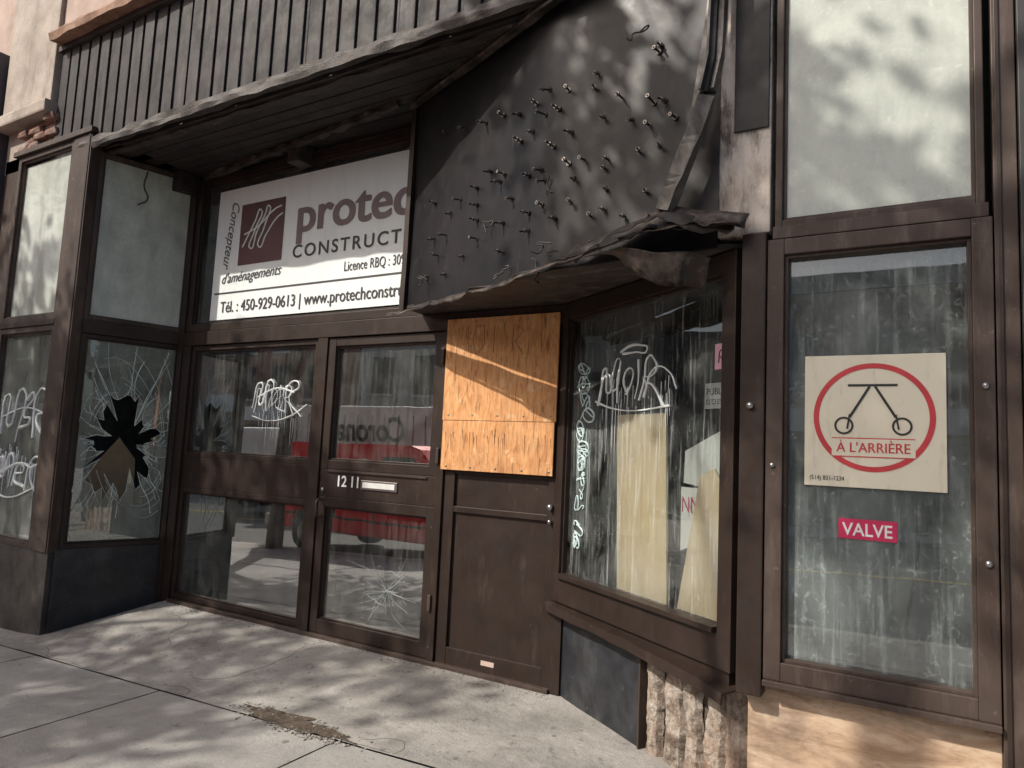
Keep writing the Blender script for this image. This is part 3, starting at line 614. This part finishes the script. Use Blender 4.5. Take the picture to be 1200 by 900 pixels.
strokes('crack_lines',cr,.0008,flat('fine_crack',(.42,.46,.45),.3),CR,smooth=False)
G3=empty('graffiti_tag')
strokes('tag_strokes',tag(FF,-7.42,1.35,.8,.5,.006,seqC,.04)+tag(FF,-7.4,.9,.7,.35,.006,seqB,.05),.010,spray,G3,vary=.5)
strokes('tag_drips',drips(FF,-7.42,-6.7,1.2,26,.005,.1,.6),.005,spray,G3,taper=True)
# ---- stone above left, upper storey
wbox('stone_pier',-7.95,-7.03,3.12,3.6,4.42,9.0,stone,S,.015)
wbox('stone_pier_capital',-8.0,-7.0,3.06,3.6,4.38,4.50,stone,S,.02)
bm=bmesh.new()
for r_ in range(4):
    for c_ in range(3):
        if (r_,c_) in ((3,0),(0,2),(2,2)): continue
        x=-7.62+c_*.2+(.1 if r_%2 else 0)+random.uniform(-.02,.02); z=4.11+r_*.07; j=random.uniform(-.04,.04); w_=random.uniform(.12,.2)
        addbox(bm,[Vector(v) for v in ((x,3.14+j,z),(x+w_,3.16+j,z),(x+w_,3.14+j,z+.06),(x,3.15+j,z+.06),(x,3.5,z),(x+w_,3.5,z),(x+w_,3.5,z+.06),(x,3.5,z+.06))],.012)
bmesh.ops.recalc_face_normals(bm,faces=bm.faces); bm_obj('brick_remnant',bm,brickm,S)
wbox('brick_core',-7.95,-6.98,3.2,3.6,3.96,4.42,stone,S,0)
rag('cornice_flashing',[(-7.0,3.1,5.075),(-4.8,3.1,5.075),(-.6,3.1,5.075)],[(-.08,-.03),(.06,-.04),(.07,.02),(.05,.05),(-.08,.05)],rust,S,.018,4,4)
wbox('upper_wall',-7.03,3.2,3.16,3.6,5.12,9.0,stucco,S,.01)
for x in (-6.2,-4.0,-1.8):
    wbox('upper_storey_window_surround_%d'%int(-x*10),x,x+1.3,3.10,3.2,6.2,8.1,stone,S,.01)
    wbox('upper_storey_window_pane_%d'%int(-x*10),x+.1,x+1.2,3.09,3.12,6.3,8.0,granite,S,.002)
NB=empty('neighbour_building')
wbox('neighbour_cladding',-12,-8.0,3.05,3.6,3.15,5.2,purple,NB,.01)
wbox('neighbour_wall',-22,-7.98,3.2,3.7,5.2,9.5,stucco,NB,.01)
wbox('neighbour_lower_wall',-7.95,-7.6,3.2,3.6,-.7,4.1,brown2,NB,.01)
wbox('neighbour_shop_wall',-22,-8.0,3.3,3.7,-1.5,3.15,brown2,NB,.01)
for i in range(4):
    wbox('neighbour_window_%d'%i,-11.8-2.6*i+1.2,-9.6-2.6*i+1.2,3.24,3.31,.2,2.7,granite,NB,.01)
# interior shell
I=empty('shop_interior')
wbox('floor',-7.6,.3,4.14,9,-.06,.0,floor_int,I,0)
wbox('back_wall',-7.6,.3,8.9,9,0,4,dark_int,I,0)
wbox('left_wall',-7.7,-7.6,3.3,9,-.5,4,dark_int,I,0)
wbox('right_wall',.27,.33,3.3,9,-.5,5.1,dark_int,I,0)
wbox('ceiling',-7.7,.33,4.06,9,3.9,3.95,dark_int,I,0)
wbox('upper_back',-.7,.27,3.5,3.55,2.6,5.1,dark_int,I,0)
wbox('counter',-5.4,-3.6,6.2,6.9,0,1.05,flat('counter_wood',(.12,.08,.05),.5),I,.01)
wbox('cardboard_box',-4.75,-4.35,4.5,4.85,0,.45,flat('cardboard',(.50,.42,.30),.8),I,.01)
wbox('partition',-3.1,-3.0,4.5,7.5,0,2.6,flat('partition_grey',(.16,.17,.17),.8),I,.01)
wbox('column',-4.95,-4.7,5.5,5.75,0,3.9,flat('column_grey',(.2,.2,.2),.8),I,.01)
wbox('display_partition',-1.9,.25,5.0,5.05,0,3.8,flat('partition_dark',(.07,.075,.075),.8),I,0)
# ------------------------------------------------------------------ ground
def s(x): x=max(-60,min(30,x)); return .04*(x+.7) if x<-.7 else .02*(x+.7)
def sw(x,y): return s(x)+.015*(y-3.2)
def strip(name,x0,x1,nx,ys,zf,mat,parent=None):
    vs=[];fs=[];m=len(ys)
    for i in range(nx+1):
        x=x0+(x1-x0)*i/nx
        for y in ys: vs.append((x,y,zf(x,y)))
    for i in range(nx):
        for j in range(m-1): a=i*m+j; fs.append((a,a+m,a+m+1,a+1))
    return meshobj(name,vs,fs,mat,parent,True)
KY=-1.1
strip('ground',-400,400,200,[-400,-100,-40,-14,-6,4,20,100,400],lambda x,y:s(x)-.8,asph)
SWK=empty('sidewalk')
xj=[-4.22+1.52*k for k in range(-18,13)]
for k in range(len(xj)-1):
    for (ya,yb) in ((KY+.16,.92),(.932,2.87)):
        a,b=xj[k]+.004,xj[k+1]-.008
        t=random.uniform(-.004,.004)
        strip('slab_%d_%d'%(k,int(yb*10)),a,b,6,[ya+(yb-ya)*q/5 for q in range(6)],lambda x,y:sw(x,y)+t,conc,SWK)
strip('joint_bed',-32,16,60,[KY,0,1,2,2.9],lambda x,y:sw(x,y)-.022,soil,SWK)
def apron(x,y):
    t=min(1,max(0,(y-2.88)/(4.0-2.88))); t=t*t*(3-2*t)*.6+t*.4
    zz=sw(x,y)
    w=min(1,max(0,(x+6.6)/.7))
    return zz+(0.0-zz)*t*w+ .006*mnoise.noise(Vector((x*2,y*2,1)))
strip('apron',-8.0,3.0,110,[2.885+i*(4.15-2.885)/16 for i in range(17)],apron,conc2,SWK)
strip('apron_far',-32,-8.0,20,[2.885,3.3],lambda x,y:sw(x,y),conc2,SWK)
strip('kerb',-60,30,90,[KY-.0,KY+.15],lambda x,y:sw(x,KY)+.003,kerbm,SWK)
vs=[];fs=[]
for i in range(91):
    x=-60+i; vs+=[(x,KY,sw(x,KY)+.003),(x,KY,sw(x,KY)-.2)]
for i in range(90): fs.append((2*i,2*i+1,2*i+3,2*i+2))
meshobj('kerb_face',vs,fs,kerbm,SWK)
strip('road',-60,30,90,[-11,-8,-5,-3,KY],lambda x,y:s(x)-.19+.02*(1-abs(y+6)/5),asph)
strip('road_marking',-60,30,90,[-6.06,-5.94],lambda x,y:s(x)-.164,flat('yellow_paint',(.6,.45,.08),.7))
strip('far_sidewalk',-60,30,90,[-14,-11],lambda x,y:s(x)-.04,kerbm)
CP=empty('crumbled_concrete')
cxy=(-3.08,2.90); pts=[]
for i in range(90):
    a=2*math.pi*i/90; r=1+.5*mnoise.noise(Vector((math.cos(a)*2.5,math.sin(a)*2.5,3)))+.35*mnoise.noise(Vector((math.cos(a)*9,math.sin(a)*9,3)))
    pts.append((cxy[0]+.40*r*math.cos(a)-.14*math.sin(a),cxy[1]+.075*r*math.sin(a)+.02))
meshobj('exposed_soil',[(x,y,apron(x,max(y,2.885))+.006) for x,y in pts],[tuple(range(90))],soil,CP)
bm=bmesh.new()
def pebble(x,y,r,zf):
    ret=bmesh.ops.create_icosphere(bm,subdivisions=1,radius=r)
    for v in ret['verts']:
        v.co*=random.uniform(.75,1.2); v.co.z*=.6; v.co+=Vector((x,y,zf(x,max(y,2.885))+r*.3))
gravm=surf('gravel',[(.35,(.10,.085,.07)),(.65,(.33,.31,.28))],scale=40,rough=(.9,1),bump=0)
for i in range(420):
    a=random.uniform(0,6.28);q=math.sqrt(random.random())*1.35*random.uniform(.6,1.1); pebble(cxy[0]+.42*q*math.cos(a)-.1*math.sin(a),cxy[1]+.10*q*math.sin(a)+.01,random.uniform(.002,.010),apron)
bm_obj('loose_gravel',bm,gravm,CP)
bm=bmesh.new()
for i in range(320):
    x=random.uniform(-5.9,-2.0); pebble(x,3.965-abs(random.gauss(0,.05)),random.uniform(.002,.007),apron)
for i in range(50):
    x=random.uniform(-6,-1); pebble(x,random.uniform(2.9,3.9),random.uniform(.002,.005),apron)
bm_obj('debris',bm,gravm)
cl=[]
for (x,y,a,L) in ((-5.6,3.9,-1.2,1.0),(-3.9,3.95,-1.9,1.1),(-4.3,2.95,.1,.9),(-5.9,3.0,.05,1.4),(-2.6,2.95,.35,1.0)):
    p=[];
    for k in range(40):
        p.append((x,y,apron(x,max(2.885,y))-.0008)); x+=math.cos(a)*L/39;y+=math.sin(a)*L/39;a+=random.uniform(-.4,.4); y=max(2.9,min(3.98,y))
    cl.append(p)
strokes('pavement_cracks',cl,.0022,crackm,SWK,smooth=False)
# ------------------------------------------------------------------ across the street (seen in reflections)
def van(name,ox,oy,zg,mat=None):
    T=empty(name); w=1.9
    prof=[(0,.40),(-.02,1.0),(.05,1.45),(.22,1.92),(.5,2.0),(3.3,2.0),(3.55,1.93),(4.15,1.35),(5.0,1.15),(5.3,1.0),(5.35,.42)]
    arch=[]
    for c in (4.4,1.0):
        for k in range(9):
            a=math.pi*k/8; arch.append((c+.42*math.cos(a),.40+.40*math.sin(a)))
    poly=prof+arch
    bm=bmesh.new()
    A=[bm.verts.new((ox+x,oy,zg+z)) for x,z in poly]; Bv=[bm.verts.new((ox+x,oy-w,zg+z)) for x,z in poly]
    bm.faces.new(A); bm.faces.new(Bv[::-1]); n=len(poly)
    for i in range(n): bm.faces.new((A[i],Bv[i],Bv[(i+1)%n],A[(i+1)%n]))
    bmesh.ops.recalc_face_normals(bm,faces=bm.faces)
    bmesh.ops.bevel(bm,geom=[e for e in bm.edges if abs(e.verts[0].co.y-e.verts[1].co.y)<.01],offset=.04,segments=2,affect='EDGES')
    bm_obj('body',bm,mat,T)
    gm=flat(name+'_window',(.02,.025,.03),.15)
    for yy in (oy+.006,oy-w-.006):
        meshobj('side_window',[(ox+x,yy,zg+z) for x,z in ((2.75,1.3),(2.75,1.8),(3.4,1.8),(3.85,1.3))],[(0,1,2,3)],gm,T)
        meshobj('side_trim',[(ox+x,yy,zg+z) for x,z in ((.3,.66),(.3,.70),(3.9,.70),(3.9,.66))],[(0,1,2,3)],blackp,T)
        meshobj('door_seam',[(ox+x,yy,zg+z) for x,z in ((2.6,.5),(2.6,1.85),(2.62,1.85),(2.62,.5))],[(0,1,2,3)],blackp,T)
    tire=flat(name+'_tire',(.02,.02,.02),.8)
    for c in (1.0,4.4):
        for yy in (oy-.02,oy-w+.24):
            cyl('tire',(ox+c,yy,zg+.36),(ox+c,yy-.22,zg+.36),.36,tire,T,28)
            cyl('rim',(ox+c,yy+.01 if yy>oy-.5 else yy-.23,zg+.36),(ox+c,yy-.01 if yy>oy-.5 else yy-.21,zg+.36),.21,steel,T,20)
    wbox('rear_bumper',ox-.14,ox+.02,oy-w,oy,zg+.40,zg+.6,steel,T,.02)
    wbox('front_bumper',ox+5.3,ox+5.45,oy-w,oy,zg+.4,zg+.6,steel,T,.02)
    wbox('tail_light',ox-.02,ox+.1,oy-.12,oy+.008,zg+.9,zg+1.2,signwhite,T,.01)
    text('lettering',Fr((0,oy+.008),(-1,0)),'TRANSPORT',-(ox+2.4),zg+1.6,0,.2,signwhite,T,width=1.3,bold=.002)
    return T
redcar=surf('red_car_paint',[(.3,(.80,.012,.018)),(.7,(.86,.016,.022))],scale=2,rough=(.3,.4),simple=True)
van('parked_van',-11.0,KY-.25,s(-9)-.19,mat=redcar)
BT=empty('delivery_truck')
whitep=surf('truck_white',[(.3,(.68,.68,.66)),(.7,(.82,.82,.80))],scale=2,rough=(.4,.6),simple=True)
zt=s(-14)-.18
wbox('cargo_box',-17.5,-9.8,-9.6,-7.2,zt+.75,zt+3.3,whitep,BT,.04)
for k in range(16): wbox('box_rib_%d'%k,-17.4+.5*k,-17.37+.5*k,-7.2,-7.18,zt+.8,zt+3.05,steel,BT,0)
wbox('cab',-20.0,-17.7,-9.5,-7.3,zt+.5,zt+2.6,whitep,BT,.15)
wbox('chassis',-19.5,-10,-9.2,-7.6,zt+.45,zt+.74,blackp,BT,.02)
for c in (-19,-12.6,-11.2):
    for yy in (-7.25,-9.3): cyl('wheel',(c,yy,zt+.48),(c,yy-.28,zt+.48),.48,blackp,BT,24)
FT=Fr((0,-7.17),(-1,0))
text('truck_lettering',FT,'Corona',12.6,zt+2.3,.0,.95,blackp,BT,width=2.5,bold=.02,shear=.15)
bk=[('brick_building',-60,-21,8,(.22,.10,.07)),('commercial_building',-20.9,-9,6.0,(.40,.38,.34)),('brick_building',-8.9,2,6.5,(.30,.17,.13)),('commercial_building',2.1,16,5.5,(.38,.37,.35))]
for (nm,a,b,h,c) in bk:
    E=empty(nm); m=surf(nm+'_wall',[(.3,tuple(v*.8 for v in c)),(.7,tuple(v*1.15 for v in c))],scale=3,simple=True)
    wbox('walls',a,b,-24,-14,-4,h,m,E,0); wbox('parapet',a,b,-14.0,-13.85,h-.35,h+.15,kerbm,E,.01)
    x=a+.8
    while x<b-1.6:
        for z in (3.6,) if h<7 else (3.4,5.6):
            wbox('window',x,x+1.1,-13.99,-13.94,z,z+1.5,blackp,E,0); wbox('sill',x-.08,x+1.18,-13.99,-13.86,z-.12,z-.002,kerbm,E,0)
        x+=2.2
    wbox('shop_glazing',a+.6,b-.6,-13.99,-13.93,-.4,2.2,blackp,E,0); wbox('shop_sign_band',a+.4,b-.4,-13.99,-13.8,2.4,3.0,redv if nm[0]=='c' else whitep,E,0)
E=empty('brick_building'); m=surf('end_building_wall',[(.3,(.10,.08,.07)),(.7,(.2,.16,.14))],scale=3,simple=True)  # added building at the street end, blocks bright sky from the window reflections
wbox('walls',-72,-61,-26,30,-5,13,m,E,0)
for y_ in range(-24,28,3):
    for z_ in (0,3.5,7): wbox('window',-61.02,-60.94,y_,y_+1.3,z_,z_+1.8,blackp,E,0)
E=empty('row_of_shops'); wbox('walls',-60,-22.1,3.3,14,-4,8,m,E,0)
for i in range(12): wbox('shop_window',-58+3*i,-55.8+3*i,3.22,3.31,-2,1.2,blackp,E,0)
# ------------------------------------------------------------------ street trees
bark=surf('bark',[(.3,(.06,.045,.035)),(.7,(.16,.13,.10))],scale=12,stretch=(1,1,.3),rough=(.8,.95),simple=True)
leafm,nt,out=newmat('leaves')
d1=N(nt,'ShaderNodeBsdfDiffuse')
cc=ramp(nt,nz(nt,coords(nt),1.8,3),[(.3,(.05,.08,.025)),(.7,(.11,.16,.05))]); nt.links.new(cc,d1.inputs[0])
nt.links.new(d1.outputs[0],out.inputs[0])
def tree(x,y,zg,cx,cy,zc,rx,ry,rz,seed,ncl=80,nl=46):
    rnd=random.Random(seed); T=empty('street_tree'); bm=bmesh.new()
    def limb(a,b,r1,r2,seg=8):
        a=Vector(a);b=Vector(b);ret=bmesh.ops.create_cone(bm,cap_ends=False,segments=seg,radius1=r1,radius2=r2,depth=(b-a).length)
        q=(b-a).to_track_quat('Z','Y').to_matrix().to_4x4(); q.translation=(a+b)/2; bmesh.ops.transform(bm,matrix=q,verts=ret['verts'])
    c=Vector((cx,cy,zc)); fork=Vector((x+.05,y-.1,zg+2.9)); limb((x,y,zg-.1),fork,.16,.12,12)
    cl=[]
    for i in range(ncl):
        while True:
            v=Vector((rnd.uniform(-1,1),rnd.uniform(-1,1),rnd.uniform(-1,1)))
            if .2<v.length<1: break
        cl.append(Vector((c.x+v.x*rx,c.y+v.y*ry,c.z+v.z*rz)))
    for i in range(min(9,ncl//6)):
        t=cl[i*5]; m=fork.lerp(t,.5)+Vector((0,0,.3)); limb(fork,m,.07,.04); limb(m,t,.04,.012)
        for k in range(3): limb(m.lerp(t,.5),cl[i*5+k+1],.016,.005,5)
    bm_obj('trunk',bm,bark,T,True)
    vs=[];fs=[]
    for q in cl:
        cr_=rnd.uniform(.3,.55)
        for k in range(nl):
            p=q+Vector((rnd.gauss(0,cr_*.55),rnd.gauss(0,cr_*.55),rnd.gauss(0,cr_*.4)))
            a=Vector((rnd.gauss(0,1),rnd.gauss(0,1),rnd.gauss(0,.5))).normalized(); b=a.cross(Vector((rnd.gauss(0,1),rnd.gauss(0,1),rnd.gauss(0,1)))).normalized()
            L=rnd.uniform(.08,.13); w=L*.6; n=len(vs)
            vs+=[p-a*L,p+b*w,p+a*L,p-b*w]; fs.append((n,n+1,n+2,n+3))
    meshobj('crown',vs,fs,leafm,T)
tree(-10.2,-.8,s(-10.2),-9.9,-3.0,6.9,2.5,2.6,1.4,1)
tree(-3.4,-.9,s(-3.4),-3.6,-.7,7.0,1.2,1.1,1.0,2,24,40)
tree(-15.8,-.8,s(-15.8),-15.6,-2.2,6.9,2.6,2.6,1.5,3,60,40)
# ------------------------------------------------------------------ light
sd=Vector((.45,.60,-.66)).normalized()
L=bpy.data.lights.new('sun','SUN'); L.energy=5.0; L.angle=R(.6); L.color=(1,.94,.84)
lo_=bpy.data.objects.new('sun',L); link(lo_); lo_.rotation_euler=sd.to_track_quat('-Z','Y').to_euler()
w=bpy.data.worlds.new('World'); sc.world=w; w.use_nodes=True; nt=w.node_tree; nt.nodes.clear()
sk=nt.nodes.new('ShaderNodeTexSky'); sk.sky_type='NISHITA'; sk.sun_disc=False
sk.sun_elevation=math.asin(-sd.z); sk.sun_rotation=math.atan2(-sd.x,-sd.y)
sk.dust_density=5; sk.air_density=1.0; sk.ozone_density=1.2
bg=nt.nodes.new('ShaderNodeBackground'); bg.inputs[1].default_value=.15; wo=nt.nodes.new('ShaderNodeOutputWorld')
nt.links.new(sk.outputs[0],bg.inputs[0]); nt.links.new(bg.outputs[0],wo.inputs[0])
# ------------------------------------------------------------------ camera
pi_,ro,ya=R(5.54),R(2.70),R(31.14)
Fv=Vector((-math.sin(ya)*math.cos(pi_),math.cos(ya)*math.cos(pi_),math.sin(pi_)))
R0=Vector((math.cos(ya),math.sin(ya),0)); U0=R0.cross(Fv)
Rv=math.cos(ro)*R0+math.sin(ro)*U0; Uv=-math.sin(ro)*R0+math.cos(ro)*U0
cam=bpy.data.cameras.new('camera'); cam.sensor_width=36; cam.lens=830/1200*36; cam.clip_end=1500; cam.clip_start=.05
co=bpy.data.objects.new('camera',cam); link(co)
m=Matrix((Rv,Uv,-Fv)).transposed().to_4x4(); m.translation=Vector((0,0,1.45)); co.matrix_world=m
sc.camera=co
